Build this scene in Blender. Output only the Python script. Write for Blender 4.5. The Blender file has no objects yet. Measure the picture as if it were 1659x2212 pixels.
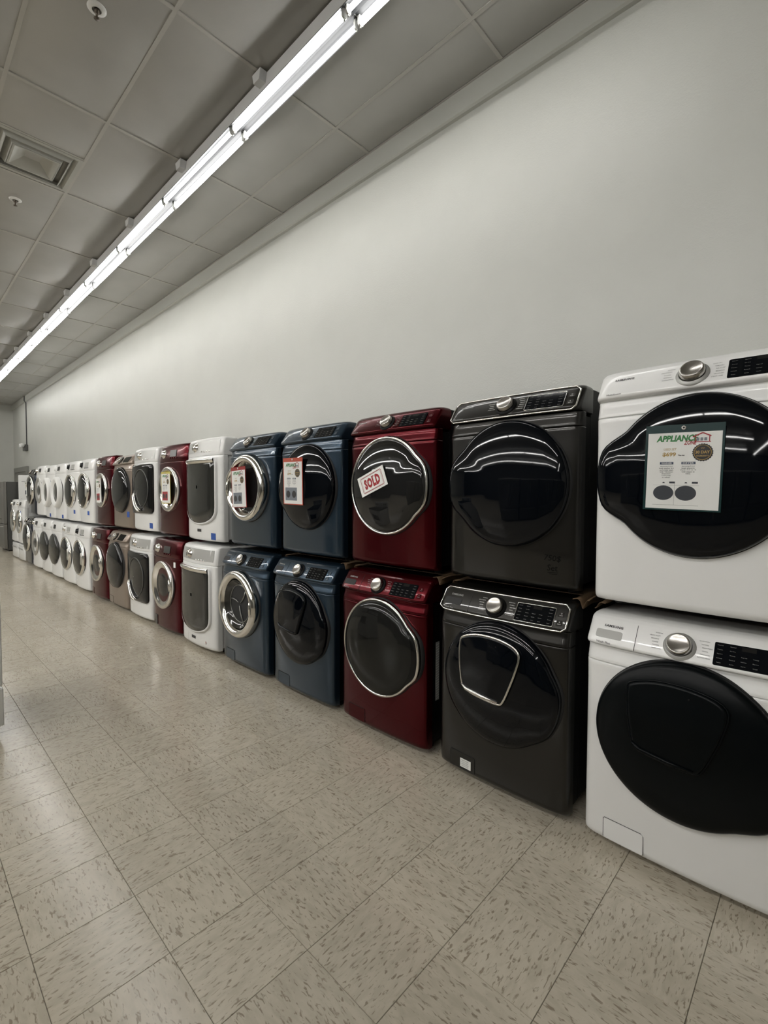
import bpy, math, random
from mathutils import Vector, Matrix
random.seed(7)
C = bpy.context.scene
COL = C.collection
pi = math.pi

# ---------------------------------------------------------------- camera, world, exposure
PITCH, YAW, ROLL, EYE, FPX = .0351, .7593, .0038, 1.4413, 1020.66
cy_, sy_ = math.cos(YAW), math.sin(YAW)
fwd = Vector((-sy_*math.cos(PITCH), cy_*math.cos(PITCH), -math.sin(PITCH)))
rgt = Vector((cy_, sy_, 0)); upv = rgt.cross(fwd)
r2 = math.cos(ROLL)*rgt + math.sin(ROLL)*upv
u2 = -math.sin(ROLL)*rgt + math.cos(ROLL)*upv
cam = bpy.data.cameras.new('camera'); camo = bpy.data.objects.new('camera', cam); COL.objects.link(camo)
M = Matrix((r2, u2, -fwd)).transposed().to_4x4(); M.translation = (0, 0, EYE)
camo.matrix_world = M
cam.sensor_fit = 'VERTICAL'; cam.sensor_height = 36; cam.lens = FPX*36/2212; cam.clip_start = .05
C.camera = camo
w = bpy.data.worlds.new('world'); C.world = w; w.use_nodes = True
w.node_tree.nodes['Background'].inputs[0].default_value = (.5, .52, .5, 1)
w.node_tree.nodes['Background'].inputs[1].default_value = .05
C.view_settings.view_transform = 'Standard'; C.view_settings.look = 'None'
C.view_settings.gamma = 1; C.view_settings.use_curve_mapping = False
C.view_settings.exposure = 1.18
TUBE_MAIN, TUBE_ROWS = 10.0, 26.0
C.cycles.max_bounces = 8

# ---------------------------------------------------------------- materials
MATS = {}
def mat(name, col, rough=.5, metal=0., coat=0., spec=.5, emit=0., bump=0., bscale=200., alpha=1., vary=0.):
    if name in MATS: return MATS[name]
    m = bpy.data.materials.new(name); m.use_nodes = True
    nt = m.node_tree; b = nt.nodes['Principled BSDF']
    b.inputs['Base Color'].default_value = (*col, 1); b.inputs['Roughness'].default_value = rough
    b.inputs['Metallic'].default_value = metal; b.inputs['Coat Weight'].default_value = coat
    b.inputs['Coat Roughness'].default_value = .04
    b.inputs['Specular IOR Level'].default_value = spec; b.inputs['Alpha'].default_value = alpha
    if emit:
        b.inputs['Emission Color'].default_value = (*col, 1); b.inputs['Emission Strength'].default_value = emit
    tc = nt.nodes.new('ShaderNodeNewGeometry')
    if vary:
        n = nt.nodes.new('ShaderNodeTexNoise'); n.inputs['Scale'].default_value = 3.; n.inputs['Detail'].default_value = 5
        nt.links.new(tc.outputs['Position'], n.inputs['Vector'])
        r = nt.nodes.new('ShaderNodeMapRange'); r.inputs[1].default_value = .3; r.inputs[2].default_value = .7
        r.inputs[3].default_value = 1-vary; r.inputs[4].default_value = 1+vary
        nt.links.new(n.outputs[0], r.inputs[0])
        x = nt.nodes.new('ShaderNodeMixRGB'); x.blend_type = 'MULTIPLY'; x.inputs[0].default_value = 1
        x.inputs[1].default_value = (*col, 1); nt.links.new(r.outputs[0], x.inputs[2])
        nt.links.new(x.outputs[0], b.inputs['Base Color'])
    if bump:
        n = nt.nodes.new('ShaderNodeTexNoise'); n.inputs['Scale'].default_value = bscale; n.inputs['Detail'].default_value = 3
        nt.links.new(tc.outputs['Position'], n.inputs['Vector'])
        bp = nt.nodes.new('ShaderNodeBump'); bp.inputs['Strength'].default_value = bump; bp.inputs['Distance'].default_value = .003
        nt.links.new(n.outputs[0], bp.inputs['Height']); nt.links.new(bp.outputs[0], b.inputs['Normal'])
    MATS[name] = m
    return m

mat('wall paint', (.482, .488, .452), .42, bump=.35, bscale=110, vary=.02)
mat('band paint', (.46, .466, .432), .5, bump=.2, bscale=140)
mat('ceiling tile', (.36, .355, .335), .30, spec=.9, bump=.1, bscale=60, vary=.05)
mat('ceiling bar', (.43, .42, .39), .45)
mat('grout', (.13, .115, .09), .8)
mat('white paint', (.74, .74, .725), .3, coat=.4, vary=.012)
mat('white plastic', (.70, .70, .68), .38)
mat('red paint', (.064, .0007, .0035), .24, metal=.75, coat=.15, spec=.3)
mat('blue paint', (.019, .038, .060), .28, metal=.6, coat=.5)
mat('navy paint', (.010, .014, .028), .30, metal=.4, coat=.7)
mat('black steel', (.018, .017, .015), .33, metal=.7, coat=.5)
mat('bronze paint', (.27, .22, .18), .34, metal=.5, coat=.3)
mat('black side', (.004, .004, .004), .45, spec=.15)
mat('black gloss', (.0012, .002, .0035), .05, spec=.3)
mat('black satin', (.0015, .0025, .003), .30, spec=.13)
mat('smoked glass', (.010, .010, .010), .05, spec=.5)
mat('grey glass', (.026, .026, .023), .08, coat=.2)
mat('drum steel', (.30, .30, .28), .35, metal=.9)
mat('chrome', (.78, .76, .72), .13, metal=1.)
mat('silver', (.55, .54, .51), .28, metal=.8)
mat('silver plastic', (.42, .42, .40), .35, metal=.3)
mat('rubber', (.012, .012, .012), .7)
mat('dark slot', (.01, .01, .01), .6)
mat('print grey', (.30, .30, .29), .5)
mat('print white', (.75, .75, .72), .5)
mat('print black', (.02, .02, .022), .5); mat('marker', (.001, .001, .001), .6, spec=.1); mat('print dim', (.22, .22, .21), .5)
mat('tape blue', (.02, .075, .32), .6)
mat('paper', (.80, .80, .77), .6)
mat('green print', (.03, .20, .05), .6)
mat('red print', (.32, .012, .018), .6)
mat('gold print', (.42, .28, .09), .5)
mat('navy print', (.03, .05, .10), .5)
mat('sleeve green', (.008, .035, .035), .25)
mat('sleeve red', (.30, .02, .02), .3)
mat('sleeve orange', (.48, .07, .035), .3)
mat('sleeve yellow', (.60, .50, .10), .3)
mat('sleeve white', (.65, .65, .62), .3)
mat('cardboard', (.095, .057, .027), .8, bump=.2, bscale=80)
mat('steel dark', (.10, .10, .095), .35, metal=.7)
mat('stainless', (.30, .29, .27), .3, metal=.9)
mat('fixture white', (.72, .73, .74), .32); mat('reflector grey', (.035, .036, .038), .5, spec=.2); mat('unseen wall dark', (.05, .05, .05), .6); mat('dial metal', (.50, .48, .45), .24, metal=1.)
mat('tube', (1., .99, .965), .4, emit=TUBE_MAIN); mat('tube rows', (1., .985, .955), .4, emit=TUBE_ROWS)
mat('door grey', (.20, .20, .18), .5)
mat('vent metal', (.40, .40, .37), .42)
mat('sprinkler brass', (.12, .10, .08), .4, metal=.8)
mat('cord', (.05, .05, .055), .6)
mat('picture grey', (.18, .20, .23), .5); mat('picture dark', (.035, .040, .050), .5)
def glassmat():
    m = bpy.data.materials.new('clear film'); m.use_nodes = True; nt = m.node_tree
    b = nt.nodes['Principled BSDF']; o = nt.nodes['Material Output']
    b.inputs['Base Color'].default_value = (.9, .9, .9, 1); b.inputs['Roughness'].default_value = .05
    t = nt.nodes.new('ShaderNodeBsdfTransparent'); x = nt.nodes.new('ShaderNodeMixShader')
    g = nt.nodes.new('ShaderNodeBsdfGlossy'); g.inputs['Roughness'].default_value = .05
    x.inputs[0].default_value = .10
    nt.links.new(t.outputs[0], x.inputs[1]); nt.links.new(g.outputs[0], x.inputs[2]); nt.links.new(x.outputs[0], o.inputs[0])
    MATS['clear film'] = m
glassmat()
def tinted(name, col, fac):
    m = bpy.data.materials.new(name); m.use_nodes = True; nt = m.node_tree
    b = nt.nodes['Principled BSDF']; o = nt.nodes['Material Output']
    b.inputs['Base Color'].default_value = (*col, 1); b.inputs['Roughness'].default_value = .05
    t = nt.nodes.new('ShaderNodeBsdfTransparent'); t.inputs[0].default_value = (.55, .56, .53, 1)
    x = nt.nodes.new('ShaderNodeMixShader'); x.inputs[0].default_value = fac
    nt.links.new(t.outputs[0], x.inputs[1]); nt.links.new(b.outputs[0], x.inputs[2]); nt.links.new(x.outputs[0], o.inputs[0])
    MATS[name] = m
tinted('tinted glass', (.012, .012, .012), .55)

FT, FX0, FY0 = .3048, -1.7793, .5828      # floor tile size and one joint crossing
def floormat():
    m = bpy.data.materials.new('vinyl tile'); m.use_nodes = True; nt = m.node_tree; N = nt.nodes; L = nt.links
    b = N['Principled BSDF']
    def mth(op, a, c=None, v=None):
        n = N.new('ShaderNodeMath'); n.operation = op
        if hasattr(a, 'links'): L.new(a, n.inputs[0])
        else: n.inputs[0].default_value = a
        if c is not None:
            if hasattr(c, 'links'): L.new(c, n.inputs[1])
            else: n.inputs[1].default_value = c
        return n.outputs[0]
    g = N.new('ShaderNodeNewGeometry'); s = N.new('ShaderNodeSeparateXYZ'); L.new(g.outputs['Position'], s.inputs[0])
    tx = mth('FLOOR', mth('DIVIDE', mth('SUBTRACT', s.outputs[0], FX0), FT))
    ty = mth('FLOOR', mth('DIVIDE', mth('SUBTRACT', s.outputs[1], FY0), FT))
    par = mth('ABSOLUTE', mth('MODULO', mth('ADD', tx, ty), 2.))
    cb = N.new('ShaderNodeCombineXYZ'); L.new(tx, cb.inputs[0]); L.new(ty, cb.inputs[1])
    wn = N.new('ShaderNodeTexWhiteNoise'); wn.noise_dimensions = '2D'; L.new(cb.outputs[0], wn.inputs['Vector'])
    def flecks(rot, sx, sy, det):
        # rotate coordinates 90 degrees on every second tile
        def mix(a, c):
            n = N.new('ShaderNodeMix'); n.data_type = 'FLOAT'; L.new(par, n.inputs[0]); L.new(a, n.inputs[2]); L.new(c, n.inputs[3]); return n.outputs[0]
        a = mix(s.outputs[0], s.outputs[1]); c = mix(s.outputs[1], s.outputs[0])
        v = N.new('ShaderNodeCombineXYZ')
        L.new(mth('MULTIPLY', a, sx), v.inputs[0]); L.new(mth('MULTIPLY', c, sy), v.inputs[1]); L.new(mth('MULTIPLY', wn.outputs[0], 40.), v.inputs[2])
        mp = N.new('ShaderNodeVectorRotate'); mp.rotation_type = 'Z_AXIS'; L.new(v.outputs[0], mp.inputs['Vector']); mp.inputs['Angle'].default_value = rot
        n = N.new('ShaderNodeTexNoise'); n.inputs['Scale'].default_value = 1.; n.inputs['Detail'].default_value = det; n.inputs['Roughness'].default_value = .5
        n.inputs['Distortion'].default_value = .6
        L.new(mp.outputs[0], n.inputs['Vector']); return n.outputs[0]
    def ramp(v, p0, p1):
        r = N.new('ShaderNodeMapRange'); r.interpolation_type = 'SMOOTHSTEP'; L.new(v, r.inputs[0]); r.inputs[1].default_value = p0; r.inputs[2].default_value = p1; return r.outputs[0]
    f1 = ramp(flecks(.0, 36., 118., 2.5), .555, .68)
    f2 = ramp(flecks(.0, 14., 40., 3.), .35, .75)
    big = N.new('ShaderNodeTexNoise'); big.inputs['Scale'].default_value = 1.1; big.inputs['Detail'].default_value = 4; L.new(g.outputs['Position'], big.inputs['Vector'])
    def mixc(f, a, c):
        x = N.new('ShaderNodeMixRGB')
        L.new(f, x.inputs[0])
        if hasattr(a, 'links'): L.new(a, x.inputs[1])
        else: x.inputs[1].default_value = (*a, 1)
        if hasattr(c, 'links'): L.new(c, x.inputs[2])
        else: x.inputs[2].default_value = (*c, 1)
        return x.outputs[0]
    c0 = mixc(f2, (.54, .49, .395), (.46, .415, .33))
    c1 = mixc(wn.outputs[0], c0, (.375, .335, .26)) if False else c0
    c2 = mixc(f1, c1, (.285, .242, .182))
    hs = N.new('ShaderNodeHueSaturation'); L.new(c2, hs.inputs['Color'])
    L.new(mth('ADD', mth('MULTIPLY', wn.outputs[0], .07), .955), hs.inputs['Value'])
    L.new(hs.outputs[0], b.inputs['Base Color'])
    rr = N.new('ShaderNodeMapRange'); L.new(big.outputs[0], rr.inputs[0]); rr.inputs[1].default_value = .3; rr.inputs[2].default_value = .7
    rr.inputs[3].default_value = .15; rr.inputs[4].default_value = .24
    L.new(rr.outputs[0], b.inputs['Roughness']); b.inputs['Specular IOR Level'].default_value = .5
    wv = N.new('ShaderNodeTexNoise'); wv.inputs['Scale'].default_value = 14.; wv.inputs['Detail'].default_value = 3; L.new(g.outputs['Position'], wv.inputs['Vector'])
    bp = N.new('ShaderNodeBump'); bp.inputs['Strength'].default_value = .16; bp.inputs['Distance'].default_value = .004
    L.new(wv.outputs[0], bp.inputs['Height']); L.new(bp.outputs[0], b.inputs['Normal'])
    MATS['vinyl tile'] = m
floormat()

# ---------------------------------------------------------------- mesh helpers
class MB:
    def __init__(s): s.v = []; s.f = []; s.sm = []
    def add(s, vs, fs, smooth=False):
        o = len(s.v); s.v += [tuple(a) for a in vs]; s.f += [tuple(i+o for i in q) for q in fs]; s.sm += [smooth]*len(fs); return s
    def box(s, x0, x1, y0, y1, z0, z1, b=0.):
        if b <= 0:
            vs = [(x, y, z) for z in (z0, z1) for y in (y0, y1) for x in (x0, x1)]
            return s.add(vs, [(0, 2, 3, 1), (4, 5, 7, 6), (0, 1, 5, 4), (2, 6, 7, 3), (0, 4, 6, 2), (1, 3, 7, 5)])
        # chamfered box: 24 verts
        X, Y, Z = (x0, x1), (y0, y1), (z0, z1); vs = []; idx = {}
        for i in (0, 1):
            for j in (0, 1):
                for k in (0, 1):
                    dx, dy, dz = (b if i == 0 else -b), (b if j == 0 else -b), (b if k == 0 else -b)
                    for a in range(3):
                        p = [X[i]+dx, Y[j]+dy, Z[k]+dz]; p[a] = (X[i], Y[j], Z[k])[a]
                        idx[i, j, k, a] = len(vs); vs.append(p)
        fs = []
        for a in range(3):
            u, v = [q for q in range(3) if q != a]
            for e in (0, 1):
                cs = []
                for (p, q) in ((0, 0), (1, 0), (1, 1), (0, 1)):
                    k = [0, 0, 0]; k[a] = e; k[u] = p; k[v] = q; cs.append(idx[(*k, a)])
                fs.append(cs)
        for a in range(3):
            u, v = [q for q in range(3) if q != a]
            for p in (0, 1):
                for q in (0, 1):
                    k0 = [0, 0, 0]; k0[u] = p; k0[v] = q; k1 = list(k0); k1[a] = 1
                    fs.append((idx[(*k0, u)], idx[(*k1, u)], idx[(*k1, v)], idx[(*k0, v)]))
        for i in (0, 1):
            for j in (0, 1):
                for k in (0, 1): fs.append(tuple(idx[i, j, k, a] for a in range(3)))
        return s.add(vs, fs)
    def grid(s, R, smooth=True, closed=False):
        n, m = len(R), len(R[0]); fs = []
        for i in range(n-1):
            for j in range(m if closed else m-1):
                k = (j+1) % m; fs.append((i*m+j, i*m+k, (i+1)*m+k, (i+1)*m+j))
        return s.add([p for r in R for p in r], fs, smooth)
    def tube(s, path, r, n=8, closed=False, caps=True):
        P = [Vector(p) for p in path]; R = []; m = len(P); ref = None
        for i, p in enumerate(P):
            a = P[(i-1) % m] if (closed or i > 0) else p; b = P[(i+1) % m] if (closed or i < m-1) else p
            t = (b-a).normalized()
            if ref is None:
                ref = Vector((0, 0, 1)) if abs(t.z) < .9 else Vector((1, 0, 0))
            u = (ref - t*ref.dot(t)).normalized(); ref = u; v = t.cross(u)
            rr = r[i] if isinstance(r, (list, tuple)) else r
            R.append([p + rr*(math.cos(2*pi*k/n)*u + math.sin(2*pi*k/n)*v) for k in range(n)])
        if closed: R.append(R[0])
        s.grid(R, True, True)
        if caps and not closed:
            for q in (R[0], R[-1]): s.add(q, [tuple(range(n))])
        return s
    def lathe(s, prof, fr, n=28, smooth=True):
        P, X, T, Nn = fr
        R = [[P + X*(r*math.cos(2*pi*k/n)) + T*(r*math.sin(2*pi*k/n)) + Nn*d for k in range(n)] for r, d in prof]
        return s.grid(R, smooth, True)
    def plate(s, out, fr, d0, d1, b=0.):
        # outline (u,v) in a frame, raised from d0 to d1 with a chamfered front edge
        P, X, T, Nn = fr; n = len(out)
        cu = sum(o[0] for o in out)/n; cv = sum(o[1] for o in out)/n
        def ring(k, d):
            q = []
            for u, v in out:
                l = math.hypot(u-cu, v-cv) or 1
                q.append(P + X*(u-(u-cu)/l*k) + T*(v-(v-cv)/l*k) + Nn*d)
            return q
        R = [ring(0, d0), ring(0, d1-b)] + ([ring(b, d1)] if b else [])
        s.grid(R, False, True)
        s.add(R[-1] + [P + X*cu + T*cv + Nn*d1], [(i, (i+1) % n, n) for i in range(n)])
        return s
    def build(s, name, m, parent=None, loc=None):
        me = bpy.data.meshes.new(name); me.from_pydata(s.v, [], s.f); me.update()
        me.polygons.foreach_set('use_smooth', s.sm)
        import bmesh
        bm = bmesh.new(); bm.from_mesh(me); bmesh.ops.remove_doubles(bm, verts=bm.verts, dist=1e-6)
        bmesh.ops.recalc_face_normals(bm, faces=bm.faces); bm.to_mesh(me); bm.free()
        me.materials.append(MATS[m])
        o = bpy.data.objects.new(name, me); COL.objects.link(o)
        if parent: o.parent = parent
        if loc: o.location = loc
        return o

def tag(o, label, cat, group=None):
    o['label'] = label; o['category'] = cat
    if group: o['group'] = group
    return o
def thing(name, loc, label, cat, group=None, rz=0.):
    o = bpy.data.objects.new(name, None); COL.objects.link(o); o.location = loc; o.rotation_euler = (0, 0, rz); o.empty_display_size = .05
    return tag(o, label, cat, group)
def struct(o): o['kind'] = 'structure'; return o
def link_copy(o, parent=None, loc=None):
    c = o.copy(); COL.objects.link(c)
    if parent: c.parent = parent
    if loc is not None: c.location = loc
    return c

def rrect(w_, h_, r, cu=0., cv=0., n=4):
    o = []
    for (sx, sy, a0) in ((1, 1, 0), (-1, 1, pi/2), (-1, -1, pi), (1, -1, 3*pi/2)):
        for k in range(n+1):
            a = a0 + pi/2*k/n
            o.append((cu+sx*(w_/2-r)+r*math.cos(a), cv+sy*(h_/2-r)+r*math.sin(a)))
    return o

# flat lettering: cached triangles of the built-in font
_TX = {}
def text_mesh(s_, bold=0., space=1., shear=0.):
    key = (s_, bold, space, shear)
    if key not in _TX:
        cu = bpy.data.curves.new('t', 'FONT'); cu.body = s_; cu.size = 1.; cu.align_x = 'CENTER'; cu.align_y = 'CENTER'
        cu.offset = bold; cu.space_character = space; cu.resolution_u = 2; cu.shear = shear
        ob = bpy.data.objects.new('t', cu); COL.objects.link(ob)
        dg = bpy.context.evaluated_depsgraph_get()
        me = bpy.data.meshes.new_from_object(ob.evaluated_get(dg))
        vs = [tuple(v.co) for v in me.vertices]; fs = [tuple(p.vertices) for p in me.polygons]
        bpy.data.objects.remove(ob); bpy.data.meshes.remove(me); bpy.data.curves.remove(cu)
        xs = [v[0] for v in vs] or [0]; ys = [v[1] for v in vs] or [0]
        _TX[key] = (vs, fs, max(xs)-min(xs), (max(xs)+min(xs))/2, (max(ys)+min(ys))/2, max(ys)-min(ys))
    return _TX[key]
def put_text(mb, s_, fr, u, v, width=None, height=None, bold=0., space=1., shear=0., rot=0., d=.0012, align='c'):
    vs, fs, wd, cx, cyy, ht = text_mesh(s_, bold, space, shear)
    sx = (width/wd) if width else None; sz = (height/ht) if height else None
    if sx is None: sx = sz
    if sz is None: sz = sx
    P, X, T, Nn = fr; out = []
    ox = {'c': 0., 'l': wd*sx/2, 'r': -wd*sx/2}[align]
    ca, sa = math.cos(rot), math.sin(rot)
    for a in vs:
        p, q = (a[0]-cx)*sx+ox, (a[1]-cyy)*sz
        out.append(P + X*(u+p*ca-q*sa) + T*(v+p*sa+q*ca) + Nn*d)
    mb.add(out, fs)
    return mb

# ---------------------------------------------------------------- room
WY, WXF, WXN, WYL, HC = 2.84, -19.0, 6.5, -12.0, 4.252
struct(MB().box(WXF-.2, WXN, WY, WY+.2, 0, HC+.2).build('wall_right', 'wall paint'))
struct(MB().box(WXF-.2, WXF, WYL, WY, 0, HC+.2).build('wall_far', 'wall paint'))
struct(MB().box(WXN, WXN+.2, WYL, WY+.2, 0, HC+.2).build('wall_near', 'wall paint'))
struct(MB().box(WXF, WXN, WYL-.2, WYL, 0, HC+.2).build('wall_left', 'unseen wall dark'))  # unseen wall, coloured near black so the glossy doors reflect dark
# proud band below the ceiling on the appliance wall, with a slanted lower edge
b = MB(); sec = [(WY, HC), (WY-.035, HC), (WY-.035, 4.105), (WY-.022, 4.095), (WY, 4.09)]
b.grid([[(x, p, q) for p, q in sec] for x in (WXF, WXN)], False); struct(b.build('trim_1', 'band paint'))

# floor: slab with recessed joints, tiles laid on it as parts
floor = struct(MB().box(WXF, WXN, WYL, WY, -.1, -.002).build('floor', 'grout'))
def tile_mb(mb, i, j):
    x0, y0 = FX0+i*FT, FY0+j*FT; g_, e = .0007, .0016
    x1, y1 = x0+FT, y0+FT
    lo = [(x0+g_, y0+g_, -.002), (x1-g_, y0+g_, -.002), (x1-g_, y1-g_, -.002), (x0+g_, y1-g_, -.002)]
    hi = [(x0+e, y0+e, 0), (x1-e, y0+e, 0), (x1-e, y1-e, 0), (x0+e, y1-e, 0)]
    mb.add(lo+hi, [(4, 5, 6, 7)] + [(k, (k+1) % 4, (k+1) % 4+4, k+4) for k in range(4)])
def in_view(p, mrg=60):
    d = Vector(p)-Vector((0, 0, EYE)); z = d.dot(fwd)
    if z < .2: return None
    u = 829.5+FPX*d.dot(r2)/z; v = 1106-FPX*d.dot(u2)/z
    return z if (-mrg < u < 1659+mrg and -mrg < v < 2212+mrg) else None
near, rest = [], MB()
for i in range(int((WXF-FX0)/FT), int((WXN-FX0)/FT)):
    for j in range(int((WYL-FY0)/FT), int((WY-FY0)/FT)+1):
        c = (FX0+(i+.5)*FT, FY0+(j+.5)*FT, 0)
        z = in_view(c, 150) if c[1] < 2.15 else None
        near.append((z if z else 1e3+abs(i)+abs(j), i, j))
near.sort()
m0 = MB(); tile_mb(m0, 0, 0); t0 = m0.build('tile', 'vinyl tile', floor)
t0.location = (near[0][1]*FT, near[0][2]*FT, 0)
for z, i, j in near[1:298]: link_copy(t0, floor, (i*FT, j*FT, 0))
for z, i, j in near[298:]:
    if FY0+(j+1)*FT <= WY+.06: tile_mb(rest, i, j)
ro = rest.build('floor_tiling', 'vinyl tile', floor); ro['kind'] = 'stuff'

# ceiling: slab above, T-bars and lay-in tiles (slightly sagging) as parts
ceil = struct(MB().box(WXF, WXN, WYL, WY, HC+.03, HC+.2).build('ceiling', 'ceiling tile'))
GX0, GXS = -1.623, 1.2192
YS = [2.80, 2.441, 1.831, 1.222, .612, .002, -.608, -1.218]
XS = [WXN] + [GX0+k*GXS for k in range(5, -15, -1) if GX0+k*GXS < WXN] + [WXF]
def sag_tile(w_, d_, sag):
    n, m = 9, 7; R = []
    for i in range(n):
        r = []
        for j in range(m):
            u, v = i/(n-1)*2-1, j/(m-1)*2-1
            r.append((u*w_/2, v*d_/2, .004-sag*(1-u*u)*(1-.9*v*v)))
        R.append(r)
    return MB().grid(R, True)
protos = {}
for a in range(len(XS)-1):
    for bb in range(len(YS)-1):
        x1, x0 = XS[a], XS[a+1]; y1, y0 = YS[bb], YS[bb+1]
        if x0 > 2.2: continue
        if bb == 3 and abs((x0+x1)/2+4.67) < .1: x0, x1 = x1-.61, x1   # the register fills the other half bay
        key = (round(x1-x0, 3), round(y1-y0, 3), (a*7+bb*3) % 3)
        loc = ((x0+x1)/2, (y0+y1)/2, HC)
        if key not in protos:
            o = sag_tile(x1-x0-.02, y1-y0-.02, (.022, .027, .017)[key[2]]).build('ceiling_tile', 'ceiling tile', ceil); protos[key] = o; o.location = loc
        else: link_copy(protos[key], ceil, loc)
for y in YS[1:]:
    MB().box(WXF, 2.3, y-.012, y+.012, HC-.002, HC+.03).build('ceiling_bar', 'ceiling bar', ceil)
MB().box(WXF, 2.3, YS[0]-.005, YS[0]+.008, HC-.002, HC+.03).build('wall_angle', 'ceiling bar', ceil)
p = None
for x in XS[1:-1]:
    for k in range(len(YS)-1):
        y1, y0 = YS[k], YS[k+1]
        if x > 2.3: continue
        o = MB().box(-.012, .012, y0+.012, y1-.012, -.003, .03)
        o.build('ceiling_bar', 'ceiling bar', ceil, (x, 0, HC))
MB().box(-4.66, -4.64, YS[4]+.012, YS[3]-.012, HC-.002, HC+.03).build('ceiling_bar', 'ceiling bar', ceil)
# plain field of tiles beyond the frame
b = MB()
b.box(2.3, WXN, WYL, WY-.04, HC, HC+.03); b.box(WXF, 2.3, WYL, YS[-1], HC, HC+.03)
o = b.build('ceiling_field', 'ceiling tile', ceil); o['kind'] = 'stuff'

# grey door in the far end of the appliance wall
d = struct(MB().box(-18.5, -16.9, WY-.03, WY+.01, 0, 2.10).build('door_1', 'door grey'))
b = MB()
b.box(-18.66, -18.5, WY-.06, WY+.01, 0, 2.24); b.box(-16.9, -16.74, WY-.06, WY+.01, 0, 2.24); b.box(-18.5, -16.9, WY-.06, WY+.01, 2.10, 2.24)
b.build('door_frame', 'door grey', d)
MB().tube([(-17.05, WY-.03, .95), (-17.05, WY-.09, .95), (-17.17, WY-.09, .95)], .011).build('door_handle', 'silver', d)

# ---------------------------------------------------------------- strip lights
LY, LZ = 1.835, 4.075
def strip_light(x1, length, y, name, label, group, detail=True, alongy=False, odd=0):
    rt = thing(name, (x1, y, 0), label, 'light', group, rz=(pi/2 if alongy else 0))
    L_ = length; zt = HC
    b = MB(); b.box(-L_, 0, -.036, .036, LZ+.035, zt-.012, .003); b.build('housing', 'fixture white', rt)
    sec = [(-.076, LZ+.011), (-.076, LZ+.016), (-.04, LZ+.038), (0, LZ+.040), (.04, LZ+.038), (.076, LZ+.016), (.076, LZ+.011), (.040, LZ+.033), (.012, LZ+.034), (0, LZ+.012), (-.012, LZ+.034), (-.040, LZ+.033), (-.076, LZ+.011)]
    MB().grid([[(x, p, q) for p, q in sec] for x in (-L_+.003, -.003)], False).build('reflector', 'reflector grey', rt)
    for s_ in (-1, 1):
        big = (s_ < 0) == (odd % 2 == 0)
        MB().tube([(-.03, s_*.046, LZ), (-L_+.03, s_*.046, LZ)], .019 if big else .013, 10).build('lamp_tube', 'tube' if detail else 'tube rows', rt)
    if detail:
        for s_ in (-1, 1):
            for e in (-.016, -L_+.016):
                fr = (Vector((e, s_*.046, LZ)), Vector((0, 1, 0)), Vector((0, 0, 1)), Vector((1, 0, 0)))
                h = MB().plate(rrect(.036, .062, .015, 0, .008), fr, -.006, .006, .0015)
                h.tube([(e, s_*.046, LZ-.024), (e, s_*.046, LZ-.034)], .005, 6)
                h.build('lamp_holder', 'silver plastic', rt)
    return rt
ORD = ['first', 'second', 'third', 'fourth', 'fifth', 'sixth', 'seventh', 'eighth', 'ninth', 'tenth', 'eleventh', 'twelfth', 'thirteenth']
for q in range(-1, 13):
    xj = -1.996-1.2192*q
    lab = 'twin tube strip light of the main ceiling row, ' + (f'{ORD[q]} whole one from the top' if q >= 0 else 'cut by the top edge')
    s = strip_light(xj, 1.2192, LY, 'strip_light', lab, 'strip lights in the main ceiling row', odd=q)
    # hanger tab where the row crosses a ceiling bar
    gx = GX0-GXS*math.ceil((GX0-xj)/GXS)
    fr = (Vector((gx-xj, -.036, HC-.045)), Vector((1, 0, 0)), Vector((0, 0, 1)), Vector((0, -1, 0)))
    MB().plate([(-.05, .033), (-.035, -.03), (.035, -.03), (.05, .033)], fr, .0, .05, .002).build('hanger_tab', 'fixture white', s)
for r_, y in enumerate((-1.83, -5.49, -9.15)):
    for q in range(7):
        strip_light(1.6-2.45*q, 2.44, y, 'strip_light', f'strip light of the {ORD[r_+1]} ceiling row, {ORD[q]} from the shop front', 'strip lights of the other ceiling rows', False)
for q in range(3):
    strip_light(2.7, 2.44, -9.0+2.45*q, 'strip_light', f'fluorescent strip light of the cross row, {ORD[2-q]} from the appliance wall', 'strip lights of the cross row', False, True)

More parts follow.
